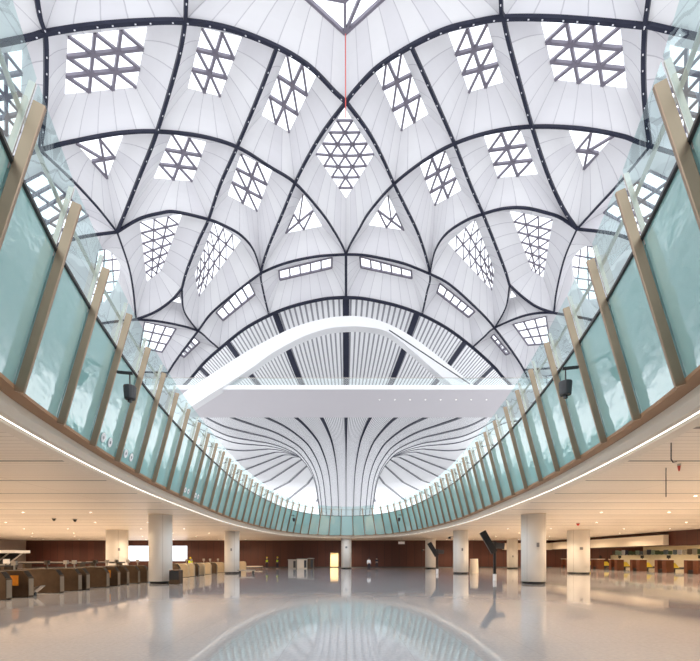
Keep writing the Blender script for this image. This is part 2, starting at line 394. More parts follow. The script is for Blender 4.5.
def side(R, NN, SK, sgn, word):
    RR = expand(R, NN)
    D = lambda key: SK[key]
    d = 1
    lab = lambda t: t % word
    cell(['AB','AD','CD','CB'], D(1), RR, NN, (3,3), d, wlabel=lab('large square skylight high on the %s with nine latticed bays'))
    cell(['AD','AF','CF','CD'], D(2), RR, NN, (2,3), d, wlabel=lab('second skylight from the outside in the %s half of the top row'))
    cell(['AF','T','CA','CF'], D(3), RR, NN, (2,3), d, wlabel=lab('slanted skylight just %s of the roof crossing in the top row'))
    cell(['CB','CD','E1'], D(5), RR, NN, (2,2), d, wlabel=lab('small triangular skylight above the %s glass parapet'))
    cell(['CD','CF','GF','E1'], D(6), RR, NN, (2,3), d, wlabel=lab('squarish skylight in the middle of the second row, %s side'))
    cell(['CF','CA','P','GF'], D(7), RR, NN, (2,3), d, wlabel=lab('slanted skylight of the second row nearest the centre, %s side'))
    cell(['CA','M','P'], D(8), RR, NN, (2,2), d, bar=.2, wlabel=lab('triangular skylight just below and %s of the central diamond'))
    cell(['P','M','MA','R'], D(9), RR, NN, (5,1), 0, bar=.26, wlabel=lab('low ribbon skylight over the big arch, %s of centre'))
    cell(['E1','GF','S','E2'], D(10), RR, NN, (3,6), d, bar=.16, wlabel=lab('tall tapering skylight of the third row, outer %s one'))
    cell(['GF','P','E3','S'], D(11), RR, NN, (3,6), d, bar=.16, wlabel=lab('tall tapering skylight of the third row, inner %s one'))
    cell(['S','E3','E2'], D(12), RR, NN, (1,1), 1, bar=.12, wlabel=lab('tiny triangular opening where %s ribs split'))
    cell(['P','R','Q','E3'], D(13), RR, NN, (1,5), 0, bar=.26, wlabel=lab('slanted ribbon skylight beside the big arch on the %s'))
    cell(['E3','Q','H0','K'], D(14), RR, NN, (1,4), 0, bar=.24, wlabel=lab('lowest short ribbon skylight beside the big arch on the %s'))
    cell(['E2','E3','K','L1'], D(15), RR, NN, (3,3), 0, bar=.2, wlabel=lab('gridded skylight below the third row, %s side'))
    cell(['CB','E1','W1','C0'], D(18), RR, NN, (4,3), 0, wlabel=lab('bright skylight seen through the %s glass balustrade, upper one'))
    cell(['E1','E2','W2','W1'], D(16), RR, NN, (3,5), 0, bar=.13, wlabel=lab('bright skylight seen through the %s glass balustrade, middle one'))
    cell(['E2','L1','W2'], None, RR, NN)
    cell(['K','H0','H1'], None, RR, NN)
    cell(['K','H1','L2','L1'], D(17), RR, NN, (3,2), 0, bar=.12, wlabel=lab('lowest skylight behind the %s glass balustrade'))
    cell(['L1','L2','W2'], None, RR, NN)
    cell(['BT','DT','AD','AB'], D(19), RR, NN, (3,3), d, wlabel=lab('skylight above the top arched rib at the %s of the frame'))
    cell(['A0','AB','CB','C0'], D(20), RR, NN, (4,4), d, wlabel=lab('outermost skylight at the top %s seen through glass'))
    cell(['BB','BT','AB','A0'], None, RR, NN)
    ribs(RR)
    return RR
SKL = {1:[(68,36),(147,27),(136,87),(65,94)], 2:[(202,28),(241.6,37),(220,96),(188,88)], 3:[(287,54),(317,74),(289,132),(262,115)],
 5:[(76,143),(123,135),(107,178)], 6:[(172,134),(206,142),(192,181),(154,178)], 7:[(241,154),(272,170),(257,211),(228,195)],
 8:[(303,194),(322,226),(285.5,233)], 9:[(279,270),(331.7,257),(331.7,267.5),(280,279.6)], 10:[(140,222),(182,214),(161,270),(147,281)],
 11:[(214,222),(241,240),(199,296),(195,274)], 12:[(179.5,296),(180.5,303),(172,301)], 13:[(248,280),(255,294),(223,320),(216,312)],
 14:[(194,337),(199.6,342),(184,357),(180,354.6)], 15:[(144.5,321.6),(176,328.5),(162,352),(140,347.5)],
 16:[(98,250),(118,247),(128,300),(88,305)], 17:[(146,378),(142,402),(112,402),(122,376)], 18:[(42,172),(88,215),(50,238),(-20,205)],
 19:[(65,-90),(155,-90),(150,-30),(68,-25)], 20:[(-45,62),(22,50),(20,132),(-35,145)]}
SKR = {1:[(620,26.5),(541,21),(555,79.5),(626.7,88)], 2:[(487,24),(448.4,33),(469,92),(503,82)], 3:[(401.5,52),(372.5,65),(401.5,130),(428,114)],
 5:[(614,135.5),(569,130.5),(584,169)], 6:[(520,129.5),(484,136),(498,177.5),(537.6,174)], 7:[(445,151),(420,165),(435,205),(461,190)],
 8:[(388,195),(369,225),(404,230)], 9:[(411,270),(360,256),(361,267),(412,278)], 10:[(552.6,219.5),(510,211),(532,270),(543,277)],
 11:[(475,220),(448,243),(492,290),(494,270)], 12:[(512,290),(510,298),(517,296)], 13:[(440,283),(437,292),(468.6,317),(475,311)],
 14:[(494,334),(491,337),(506,354.6),(510,353)], 15:[(546,316),(513,324),(528,345),(550,343.5)],
 16:[(594,247),(575,243),(563,297),(602,302)], 17:[(546,376),(550,400),(580,400),(570,373)], 18:[(650,170),(604,212),(642,235),(712,200)],
 19:[(622,-90),(535,-90),(540,-30),(620,-25)], 20:[(737,60),(670,45),(672,128),(727,142)]}
RL = side(RIBL, NL, SKL, -1, 'left'); RRt = side(RIBR, NR, SKR, 1, 'right')
# cells that straddle the centre line
NC = {k: v for k, v in NL.items()}; NC.update({k+'r': v for k, v in NR.items()})
RC = dict(RL)
for k, (lst, sm) in RRt.items(): RC[k+'r'] = ([q+'r' if isinstance(q, str) and q not in ('T', 'M', 'MA') else q for q in lst], sm)
cell(['T','CAr','M','CA'], [(344.5,108),(374,154),(346,198),(316,154)], RC, NC, (4,4), -1, bar=.18, wlabel='large diamond skylight on the centre line of the roof')
cell(['DT','DTr','ADr','AFr','T','AF','AD'], [(270,-110),(420,-110),(432,-45),(390,-8),(345,33),(300,-8),(258,-45)], RC, NC, wlabel='big central skylight cut off by the top of the frame')

# ------------------------------------------------------------------ slatted ceiling and funnel column
FC = Vector((0, 122, 0))
PROF = [(7.9,6),(8.0,14),(8.5,19),(9.3,24),(10.6,27.6),(12.4,30.4),(15,33.1),(19,35.1),(23.5,36.5),(29,37.4),(36,38.8),(42,41.6),(48,45.2),(55,48.6),(70,49.6),(100,50.5),(150,51),(230,51)]
PR = catmull(PROF, 5)
def funnel_keep(p): return not (p.y < max(68.5, 61.5 + .7*abs(p.x)))
def zdrop(r, z, a):
    if r <= 24: return z
    b = min(1, max(0, -math.cos(a)/.6)); b = b*b*(3-2*b)
    return z*(1-b) + b*min(z, max(33.5, 37.3-(r-24)*.13))
NA = 192; mb = MB()
for r, z in PR:
    for i in range(NA):
        a = 2*math.pi*i/NA; mb.v.append(Vector((r*math.sin(a), -r*math.cos(a), zdrop(r, z, a))))
for j in range(len(PR)-1):
    for i in range(NA):
        i2 = (i+1) % NA; q = [j*NA+i, j*NA+i2, (j+1)*NA+i2, (j+1)*NA+i]
        c = sum((mb.v[k] for k in q), Vector())/4 + FC
        if c.z > 40 and not funnel_keep(c): continue
        if c.y - FC.y > .5*PR[j][0] and PR[j][0] > 110: continue
        mb.face(q)
fun = tag(empty('funnel_column', FC), 'white slatted funnel column flaring up into the far slatted ceiling', 'column', kind='structure')
o = mb.build('slatted_cladding', M_SLAT, fun, smooth=True)
for i in range(32):
    a = math.radians(-90+15*i) if i < 13 else math.radians(90+9*(i-12)-.0); pts = []; ws = []; ups = []
    d = Vector((math.sin(a), -math.cos(a), 0))
    for k, (r, z) in enumerate(PR):
        p = d*r + Vector((0, 0, zdrop(r, z, a)))
        if z > 40 and not funnel_keep(p + FC): break
        if r > 110 and math.cos(a) < -.5: break
        k0, k1 = max(k-1, 0), min(k+1, len(PR)-1)
        t = d*(PR[k1][0]-PR[k0][0]) + Vector((0,0,zdrop(*PR[k1], a)-zdrop(*PR[k0], a)))
        nrm = t.normalized().cross(Vector((math.cos(a), math.sin(a), 0)))
        if nrm.z > 0: nrm = -nrm
        if abs(nrm.z) < 1e-3: nrm = d
        if nrm.dot(d) < 0: nrm = nrm if nrm.z < -0.2 else -nrm
        pts.append(p + nrm*0.05); ups.append(nrm); ws.append(min(1.15, .10 + max(0, r-8.5)*.048) if math.cos(a) > -.05 else .35 + r*.010)
    mb = MB(); mb.sweep(pts, ups, ws, 0.2); mb.build('dark_seam', M_RIB, fun)

# ------------------------------------------------------------------ footbridge and white arch
br = tag(empty('footbridge', (0, 63.6, 26)), 'white footbridge with grey soffit crossing the far end of the hall', 'footbridge')
def part(mb, name, m_, parent): 
    o = mb.build(name, m_, parent); o.location = -Vector(parent.location) if parent.rotation_euler.z == 0 else (0,0,0); return o
mb = MB(); mb.box(-44, 44, 57.9, 69.4, 26.0, 26.3); part(mb, 'soffit', M_SOFFIT, br)
mb = MB(); mb.box(-44, 44, 57.6, 57.9, 25.95, 26.55); part(mb, 'edge_beam', M_WHITE, br)
mb = MB(); mb.box(-44, 44, 57.9, 69.4, 26.3, 26.5); part(mb, 'deck', M_SLAB, br)
mb = MB(); mb.box(-44, 44, 57.7, 57.73, 26.55, 27.6); part(mb, 'glass_railing', M_RAILG, br)
mb = MB(); mb.box(-44, 44, 69.2, 69.25, 26.5, 27.6); part(mb, 'glass_railing', M_RAILG, br)
mb = MB(); mb.box(-44, 44, 57.68, 57.76, 27.6, 27.66); part(mb, 'handrail', M_STEEL, br)
for i in range(8):
    mb = MB(); xx = 7.5 + (i-1)*2.35; mb.cyl((xx, 61.5, 0), .09, 25.96, 26.01, 12); part(mb, 'downlight', M_DIM, br)
up = [(160,418),(176,400),(185,392),(233,360),(260,344),(293,327.6),(324,318.5),(347,316),(368,317.5),(391,325),(417,340),(443,360),(463,376),(476,387)]
lo = [(172,428),(184,413),(192,406),(247,371),(270,354.5),(300,338),(326,329),(347,326.5),(366,327),(388,332),(412,350.5),(433,369),(446,380),(456,388)]
up = catmull(up, 4); lo = catmull(lo, 4); mb = MB(); n = len(up)
for i in range(n):
    Y = 55.6 + 7.5*i/(n-1)
    for dy, (px, py) in ((0, up[i]), (0, lo[i])):
        mb.v.append(Vector(((px-CX)/F*Y, Y, CH + (HY-py)/F*Y)))
    a, b = mb.v[-2].copy(), mb.v[-1].copy(); mb.v += [b + Vector((0,1.5,0)), a + Vector((0,1.5,0))]
for i in range(n-1):
    for k in range(4): mb.face([4*i+k, 4*i+(k+1)%4, 4*i+4+(k+1)%4, 4*i+4+k])
mb.face([0,1,2,3]); mb.face([4*n-4+k for k in range(4)])
ar = mb.build('arch_beam', M_WHITE, origin=(0, 58, 26)); tag(ar, 'slender white arch rising over the footbridge in front of the slatted ceiling', 'arch')
def pt(px, py, Y): return Vector(((px-CX)/F*Y, Y, CH + (HY-py)/F*Y))
mb = MB(); mb.bar(pt(389,330,60.2), pt(470,384,60.5), (0,1,0), .12, .12); o = mb.build('stay_rod', M_DARK, origin=tuple(pt(389,330,60.2))); tag(o, 'thin dark rod running down along the right half of the white arch', 'rod')
for (a, b) in (((300,338,60),(345,385,60)), ((366,328,60),(320,385,60)), ((392,333,60.3),(430,385,60.3)), ((324,330,59.6),(275,385,59.6))):
    pass

# ------------------------------------------------------------------ void edge, glass parapet
half = [(0,60.9),(3.2,59.9),(6.2,56.6),(8.4,50),(9.4,42),(9.7,34),(9.35,27),(9.0,22.5),(8.55,18),(7.8,13.3),(7.0,9.6),(6.3,7.2),(5.2,4.3),(3.6,1.2),(1.8,-.8),(0,-1.4)]
loop = half + [(-x, y) for x, y in half[-2:0:-1]]
loop = catmull(loop, 12, True)
LP = [Vector((p[0], p[1], 0)) for p in loop]
tot = sum((LP[i]-LP[i-1]).length for i in range(len(LP)))
NP = round(tot/1.95)
# start at the left near post
st = min(range(len(LP)), key=lambda i: (LP[i]-Vector((-6.5, 7.8, 0))).length)
LP = LP[st:] + LP[:st]
PP = resample(LP + [LP[0]], NP)[:-1]
def frame(i, P):
    t = (P[(i+1) % len(P)] - P[i-1]).normalized(); n = Vector((-t.y, t.x, 0))
    if n.dot(Vector((0, 29, 0)) - P[i]) < 0: n = -n
    return t, n
ZB = 5.1; HP = 3.9; LEAN = 0.97; TR = 0.733
FRM = [frame(i, PP) for i in range(NP)]
def gp(i, t, off=0.0):
    i %= NP; tt, n = FRM[i]; d = (n*LEAN + Vector((0,0,HP))); q = n*HP - Vector((0,0,LEAN)); q.normalize()
    return PP[i] + Vector((0,0,ZB)) + d*t + q*off
par = tag(empty('glass_parapet', (0, 29, ZB)), 'teal glass parapet with inward leaning bronze posts ringing the oval opening', 'parapet')
pc_ = lambda mb, name, m_: part(mb, name, m_, par)
def slabq(a, b, c, d, n, th, mb):
    n = n.normalized()*th; mb.hexa([a, b, b-n, a-n, d, c, c-n, d-n])
for i in range(NP):
    j = i+1; tt, n = FRM[i]; q = (n*HP - Vector((0,0,LEAN))).normalized()
    u = (PP[j % NP]-PP[i]).normalized(); e = .035
    nn = (FRM[i][1] + FRM[j % NP][1])
    mb = MB(); slabq(gp(i,0)+u*e, gp(j,0)-u*e, gp(j,TR-.006)-u*e, gp(i,TR-.006)+u*e, nn, .06, mb); pc_(mb, 'fascia_panel', M_TEAL)
    mb = MB(); slabq(gp(i,TR+.012)+u*e, gp(j,TR+.012)-u*e, gp(j,1.085)-u*e, gp(i,1.085)+u*e, nn, .0, mb)
    mb = MB(); mb.quad([gp(i,TR+.012)+u*e, gp(j,TR+.012)-u*e, gp(j,1.085)-u*e, gp(i,1.085)+u*e]); pc_(mb, 'glass_panel', M_GLASS)
    mb = MB(); mb.bar(gp(i, -.012, .12), gp(i, 1.0, .12), tt, .075, .17); bevel(pc_(mb, 'post', M_BRONZE), .01, 1)
    mb = MB(); mb.bar(gp(i, .70, -.05), gp(i, 1.07, -.05), tt, .03, .09); pc_(mb, 'fin', M_STEEL)
mb = MB(); P = [gp(i, TR, .015) for i in range(NP)]; mb.sweep(P, [Vector((0,0,1))]*NP, .06, .07, closed=True); pc_(mb, 'rail', M_DARK)
mb = MB(); P = [gp(i, .96, -.14) for i in range(NP)]; mb.sweep(P, [Vector((0,0,1))]*NP, .06, .06, closed=True); pc_(mb, 'handrail', M_STEEL)

def offs(d, P=None):
    P = P or LP; out = []
    for i in range(len(P)):
        t, n = frame(i, P); out.append(P[i] - n*d)
    return out
def ring(d0, z0, d1, z1, mb):
    A = offs(d0); B = offs(d1); n = len(A); b = len(mb.v)
    mb.v += [p + Vector((0,0,z0)) for p in A] + [p + Vector((0,0,z1)) for p in B]
    for i in range(n): j = (i+1)%n; mb.face([b+i, b+j, b+n+j, b+n+i])
mb = MB(); ring(-.04, 5.16, -.04, 5.08, mb); ring(-.04, 5.08, .26, 5.07, mb); o = mb.build('trim_1', M_BROWN_EDGE, smooth=False); o['kind'] = 'structure'; o['label'] = 'brown strip under the glass parapet'
mb = MB(); ring(.26, 5.07, .30, 4.93, mb); ring(.30, 4.93, .44, 4.80, mb); ring(.44, 4.80, .55, 4.77, mb); ring(.64, 4.77, .66, 4.72, mb); ring(.66,4.72,.95,4.70,mb); o = mb.build('trim_2', M_CREAM, smooth=False); o['kind'] = 'structure'; o['label'] = 'curved cream edge of the lower ceiling'
mb = MB(); ring(.56, 4.775, .62, 4.775, mb); o = mb.build('light_strip', M_STRIP, origin=(0, 29, 4.775)); tag(o, 'thin warm white light strip following the curved ceiling edge', 'light strip')

def holed(rect, z, d, mb):     # rectangle with the void cut out
    x0, x1, y0, y1 = rect; P = offs(d); P = P[::2]; c = Vector((0, 29, 0)); O = []
    for p in P:
        v = p - c; s = min((((x1 if v.x > 0 else x0)/v.x) if abs(v.x) > 1e-6 else 1e9), (((y1 if v.y > 0 else y0)-29)/v.y if abs(v.y) > 1e-6 else 1e9)); O.append(c + v*s)
    for cx_, cy_ in ((x0,y0),(x1,y0),(x1,y1),(x0,y1)):
        k = min(range(len(O)), key=lambda i: (O[i]-Vector((cx_,cy_,0))).length); O[k] = Vector((cx_, cy_, 0))
    n = len(P); b = len(mb.v); mb.v += [p + Vector((0,0,z)) for p in P] + [p + Vector((0,0,z)) for p in O]
    for i in range(n): j = (i+1)%n; mb.face([b+i, b+j, b+n+j, b+n+i])
XL, XR, YB, YF = -56.0, 52.0, 70.0, -14.0
mb = MB(); holed((XL, XR, YF, YB), 4.70, .95, mb); o = mb.build('ceiling', M_CEIL); o['kind'] = 'structure'; o['label'] = 'low cream ceiling of long metal panels around the oval opening'
mb = MB(); holed((-90, 90, YF, 200), 7.96, -.6, mb); o = mb.build('floor_upper', M_SLAB); o['kind'] = 'structure'; o['label'] = 'upper floor behind the glass parapet'
mb = MB(); mb.box(XL-1, XR+1, YF-1, YB+1, -.3, 0); o = mb.build('floor', M_FLOOR); o['kind'] = 'structure'; o['label'] = 'polished pale granite floor with mirror reflections'
# walls
def st(o, lab): o['kind'] = 'structure'; o['label'] = lab; return o
wx0, wx1, wz0, wz1 = -38.2, -27.8, 1.1, 3.75; dx0, dx1, dz = -2.75, -1.35, 2.55
mb = MB(); xs = [XL, wx0, wx1, dx0, dx1, 27.5]
mb.box(xs[0], xs[1], YB, YB+.3, 0, 4.7); mb.box(xs[1], xs[2], YB, YB+.3, 0, wz0); mb.box(xs[1], xs[2], YB, YB+.3, wz1, 4.7)
mb.box(xs[2], xs[3], YB, YB+.3, 0, 4.7); mb.box(xs[3], xs[4], YB, YB+.3, dz, 4.7); mb.box(xs[4], XR, YB, YB+.3, 0, 4.7)
st(mb.build('wall_back', M_WALL), 'dark maroon panelled wall across the far side')
mb = MB(); mb.quad([(wx0,YB+.15,wz0),(wx1,YB+.15,wz0),(wx1,YB+.15,wz1),(wx0,YB+.15,wz1)]); wn_ = empty('window_%d' % (wincount[0]+1), ((wx0+wx1)/2, YB+.15, wz0)); wn_['kind'] = 'structure'; wn_['label'] = 'wide bright window in the far maroon wall on the left'
part(mb, 'pane', M_PANE, wn_)
mb = MB(); mb.box(wx0, wx1, YB+.05, YB+.25, wz0-.06, wz0); mb.box((wx0+wx1)/2-.05, (wx0+wx1)/2+.05, YB+.1, YB+.2, wz0, wz1); part(mb, 'frame', M_DARK, wn_)
# lit room behind the doorway
mb = MB(); mb.box(dx0-.15, dx0-.0, YB-.02, YB+.32, 0, dz+.1); mb.box(dx1, dx1+.06, YB-.02, YB+.32, 0, dz+.1); mb.box(dx0, dx1, YB-.02, YB+.32, dz, dz+.1)
st(mb.build('door_1', M_DARK), 'dark frame of the lit doorway in the far wall')
mb = MB(); mb.box(-5, 1, YB+3, YB+3.1, 0, 4); mb.box(-5, 1, YB+.3, YB+3, 3.0, 3.1); mb.box(-5,-4.9,YB+.3,YB+3,0,3); mb.box(.9,1,YB+.3,YB+3,0,3); mb.box(-5,1,YB+.3,YB+3,-.1,0)
st(mb.build('wall_store', M_BACK), 'pale wall of the lit room beyond the doorway')
mb = MB(); mb.box(XL-.3, XL, YF, YB, 0, 4.7); st(mb.build('wall_left', M_GREYWALL), 'greyish wall at the far left')
mb = MB(); mb.box(XL, XR, YF-.3, YF, 0, 4.7); st(mb.build('wall_front', M_WALL), 'wall behind the camera')
mb = MB(); mb.box(36.5, 37.0, 20, YB, 3.05, 4.7); st(mb.build('wall_right', M_WALL), 'dark maroon bulkhead above the check-in counters on the right')
mb = MB(); mb.box(XR, XR+.3, YF, YB, 0, 4.7); mb.box(46.3, 46.5, 25, YB, 0, 2.1); st(mb.build('wall_counters', M_BACK), 'pale wall behind the check-in counters')
mb = MB(); mb.box(35.7, 36.3, 45, YB-.02, 3.15, 4.3); mb.box(27.3, 35.7, YB-.8, YB-.02, 3.05, 4.2)
o = mb.build('sign_band', M_CREAM, origin=(36, 57, 3.15)); tag(o, 'long blank cream sign band hung on the maroon bulkhead at right', 'sign band')
mb = MB(); mb.box(XL, 36, YB-.04, YB-.001, 0, .12); st(mb.build('baseboard_back', M_DARK), 'dark skirting along the far wall')

# ------------------------------------------------------------------ columns
def column(x, y, r, lab, plate=None, arm=None):
    t = tag(empty('round_column', (x, y, 0)), lab, 'column')
    mb = MB(); mb.cyl((0,0,0), r, .16, 4.68, 48); mb.build('shaft', M_COL, t, smooth=False)
    for p in t.children[0].data.polygons: p.use_smooth = abs(p.normal.z) < .5
    mb = MB(); mb.cyl((0,0,0), r-.05, 0, .17, 48); mb.build('base_ring', M_BLACK, t)
    mb = MB(); mb.cyl((0,0,0), r+.03, 4.64, 4.70, 48); mb.build('collar', M_CREAM, t)
    if plate:
        a, z, w = plate; d = Vector((-x, -y, 0)).normalized(); sd = Vector((-d.y, d.x, 0)); p = (d*math.cos(a)+sd*math.sin(a))
        u = Vector((-p.y, p.x, 0)); q = p*(r+.02); mb = MB(); mb.bar(q - u*w/2 + Vector((0,0,z)), q + u*w/2 + Vector((0,0,z)), (0,0,1), .28, .06); mb.build('wall_plate', M_GREYPL, t)
    return t
column(-12.7, 27.4, .75, 'broad cream column among the bronze gates, second from left', None)
column(12.65, 27.0, .77, 'nearest cream column on the right, with a small grey plate', (.35, 2.6, .16))
column(-12.6, 44.2, .80, 'cream column left of the two workers in yellow vests', (-.1, 2.6, .15))
column(12.45, 43.4, .80, 'cream column with a white cabinet leaning at its right', (.2, 2.6, .16))
column(0.05, 62.8, .80, 'slim cream column on the centre line by the far doorway', (0, 3.3, .3))
column(13.3, 63, .80, 'small far cream column beside the smaller black totem', None)
column(26.2, 63, .80, 'small far cream column behind the large black totem', (.1, 1.9, .15))
column(-24.6, 43, 1.06, 'thick cream column at far left in front of bright window', (.15, 2.6, .2))
column(25.1, 43.2, 1.08, 'thick cream column by the check-in counters, under a red detector', (.25, 2.7, .3))
def bracket_cam(x, y, z, sx, lab):
    t = tag(empty('column_camera', (x, y, z)), lab, 'camera')
    mb = MB(); mb.bar((0,0,0), (sx*.45,0,.05), (0,0,1), .08, .08); mb.build('arm', M_STEEL, t)
    mb = MB(); mb.cyl((sx*.5,0,-.1), .14, -.12, .12, 12); mb.build('camera_head', M_BLACK, t)
bracket_cam(12.45-.80, 43.1, 3.95, -1, 'small dark camera on arm at top of the column beside the white cabinet')
bracket_cam(13.3-.80, 62.9, 2.9, -1, 'small camera on arm of the far column beside the smaller totem')
mb = MB(); mb.cyl((0,0,0), .48, 0, 1.6, 20, .42); o = mb.build('white_cabinet', M_CREAM); o.location = (14.15, 44.2, 0); bevel(o, .03); tag(o, 'upright rounded white cabinet standing right of a cream column', 'cabinet')

# ------------------------------------------------------------------ bronze gate cabinets at left
def gate(kind):
    t = empty('gate_cabinet'); bm_ = M_GATE if kind == 'bronze' else M_GATE2
    L_ = 2.1; H = 1.2; ch = .34
    mb = MB()
    if kind == 'bronze': poly = [(-L_, 0.03), (0, 0.03), (0, H-ch), (-.26, H), (-L_, H)]
    else: poly = [(-L_, 0.03), (0, 0.03), (0, H-.32)] + [(-.32+.32*math.cos(a), H-.32+.32*math.sin(a)) for a in (math.pi*.15, math.pi*.3, math.pi*.5)] + [(-L_, H)]
    mb.prism(poly, (-.17, .17)); bevel(mb.build('body', bm_, t), .012, 2)
    mb = MB(); mb.box(.0, .012, -.13, .13, .08, H-ch-.03); mb.build('end_panel', M_END if kind == 'bronze' else M_GATE2, t)
    mb = MB(); d = Vector((-.26, 0, ch)); a = Vector((0, 0, H-ch)); mb.bar(a+d*.12+Vector((.01,0,.01)), a+d*.9+Vector((.01,0,.01)), (0,1,0), .24, .02); mb.build('reader_panel', M_BLACK if kind == 'bronze' else M_STEEL, t)
    mb = MB(); mb.box(-L_+.1, -.45, -.10, .10, H, H+.015); mb.build('top_plate', M_DARK, t)
    mb = MB(); mb.box(-L_+.02, -.02, -.15, .15, 0, .03); mb.build('plinth', M_BLACK, t)
    return t
gb = gate('bronze'); gl_ = gate('pale'); used = set()
gates = [(9,'b'),(31,'b'),(62,'b'),(80,'b'),(88,'b'),(108,'b'),(119,'b'),(128,'b'),(139,'b'),(148,'b'),(180,'b'),(189,'p'),(194.5,'p'),(199,'b'),(204.5,'p'),(211,'p'),(217,'b'),(224.5,'p'),(246,'p')]
glab = ['at the left edge of the frame','with an orange notice and folded ramp in front','fourth from the left edge behind the folded ramp','just right of the first pair of dark gates','tucked behind its neighbour, narrow','wide, in the middle of the left group','with a small orange notice, near the thick column','rightmost before the thick far-left column','darker, just left of the broad near column','touching the left of the broad near column',
 'dark, first beyond the near column','with rounded pale end, first of the distant ones','with rounded pale end, below a yellow vest','dark, between pale rounded gates','with rounded pale end, middle of the distant group','with brightly lit rounded end','dark, left of the last rounded gate','with pale rounded end next to the worker side column','standing alone right of the distant column']
for i, ((px, kd), lb) in enumerate(zip(gates, glab)):
    src = gb if kd == 'b' else gl_
    if kd not in used: g = src; used.add(kd)
    else: g = copy_tree(src)
    Xp = -14.2 if px < 160 else (-14.2 if px < 185 else -14.0)
    Y = -Xp*F/(CX-px)
    if px == 246: Xp = -14.0; Y = 56
    g.location = (Xp, Y, 0)
    tag(g, ('bronze metal gate cabinet ' if kd == 'b' else 'pale gate cabinet ') + lb, 'gate', 'row of gate cabinets on the left')
    if i in (1, 6):
        mb = MB(); mb.box(-.78, -.42, -.19, -.172, .52, .98); o = mb.build('notice', M_ORANGE, g); o['label'] = 'orange notice sheet'
    if i in (0, 2, 5, 7, 12, 15, 17):
        mb = MB(); mb.cyl((-.75, 0, 0), .035, 1.2, 1.42, 10); mb.box(-.85, -.65, -.06, .06, 1.42, 1.62); mb.build('card_reader', M_STEEL, g)
# folded ramp plate lying in front of second gate
t = tag(empty('folding_ramp', (-14.72, 18.45, 0)), 'pale folded metal plate jutting from the gate with the orange notice', 'ramp')
mb = MB(); mb.prism([(0,.34),(.62,.48),(.62,.44),(0.1,.02),(0,.02)], (-.02,.3)); mb.build('plate', M_STEEL, t)
mb = MB(); mb.box(.2,.3,.1,.2,0,.2); mb.build('foot', M_DARK, t)
# low desk tops and glazed canopy behind the gates
def low_table(x0, x1, y, z, lab):
    t = tag(empty('inspection_table', ((x0+x1)/2, y, 0)), lab, 'table', 'flat tables behind the gates'); w = (x1-x0)/2
    mb = MB(); mb.box(-w, w, -.4, .4, z-.1, z); bevel(mb.build('table_top', M_DARK, t), .02)
    mb = MB(); mb.box(-w, w, -.44, -.4, z-.02, z+.03); mb.build('edge_strip', M_STEEL, t)
    for sx_ in (-1, 1):
        mb = MB(); mb.box(sx_*(w-.25)-.08, sx_*(w-.25)+.08, -.3, .3, 0, z-.1); mb.build('leg', M_GATE, t)
low_table(-19.6, -17.2, 20.6, 1.4, 'long dark table top behind the nearest gates at left')
low_table(-22.0, -17.8, 27.3, 1.45, 'dark flat table top further back, near the small post reader')
low_table(-20.2, -17.6, 31.5, 1.42, 'dark flat table top close to the thick far-left column')
t = tag(empty('glazed_kiosk', (-27.8, 31, 0)), 'dark glazed kiosk with white slanted mullions and pale roof at far left', 'kiosk')
mb = MB(); mb.box(-6.5, 2.85, -.9, .6, 2.1, 2.32); mb.build('roof_edge', M_WHITE, t)
mb = MB(); mb.quad([(-6.5,.3,2.1),(2.6,.3,2.1),(2.0,-.5,1.0),(-6.5,-.5,1.0)]); mb.box(-6.5, 2.0, -.4, .4, 0, 1.0); mb.build('glazing', M_BLACK, t)
for k in range(9):
    mb = MB(); xx = -6.3 + k*1.05; mb.bar((xx+.45, .2, 2.1), (xx-.35, -.58, 1.0), (1,0,0), .1, .06); mb.build('mullion', M_STEEL, t)
mb = MB(); mb.box(.35,.75,-.75,-.6,1.25,1.7); o = mb.build('notice', M_YELLOW, t); o['label'] = 'yellow sign'
mb = MB(); mb.box(1.9,2.25,-.8,-.6,1.3,1.65); o = mb.build('notice', M_WHITE, t); o['label'] = 'white sign'
mb = MB(); mb.box(-.35,.35,-.3,.3,0,.95); o = mb.build('rubbish_bin', M_GATE); bevel(o, .05); o.location = (-11.3, 26.6, 0); tag(o, 'small dark bin standing right of the broad near column', 'bin')
mb = MB(); mb.box(-.3,.3,-.02,.02,.3,.9); p_ = mb.build('panel', M_DARK, o); p_.location = (0,-.31,0)
# three-bay counter and low benches by the far wall
t = tag(empty('storage_counter', (-6.9, 62, 0)), 'pale boxy counter with dark bays left of the lit doorway', 'counter')
for k, (x0, x1, h) in enumerate(((-2.0,-.75,1.35),(-.65,.9,1.45),(1.0,1.9,1.55))):
    mb = MB(); mb.box(x0, x1, -.5, .5, 0, h); b_ = mb.build('cabinet_unit', [M_STEEL, M_CREAM, M_GATE][k], t); bevel(b_, .03)
    mb = MB(); mb.box(x0-.05, x1+.05, -.55, .55, h, h+.08); mb.build('counter_top', M_STEEL, t)
    mb = MB(); mb.box(x1-.45, x1-.08, -.53, -.5, .15, h-.15); mb.build('door', M_DARK, t)
mb = MB(); mb.box(-.72,-.67,-.45,.45,0,1.3); mb.build('bay', M_BLACK, t)
def bench(x, y, w, lab, mt):
    t = tag(empty('low_bench', (x, y, 0)), lab, 'bench')
    mb = MB(); mb.box(-w, w, -.3, .3, .32, .45); bevel(mb.build('seat', mt, t), .03)
    for sx_ in (-1, 1):
        mb = MB(); mb.box(sx_*(w-.2)-.06, sx_*(w-.2)+.06, -.25, .25, 0, .33); mb.build('leg', M_DARK, t)
bench(-14.2, 60, 1.7, 'low pale bench by the far wall left of the two workers', M_CREAM)
bench(-10.6, 42.6, .9, 'low grey bench lying right of the column foot', M_STEEL)

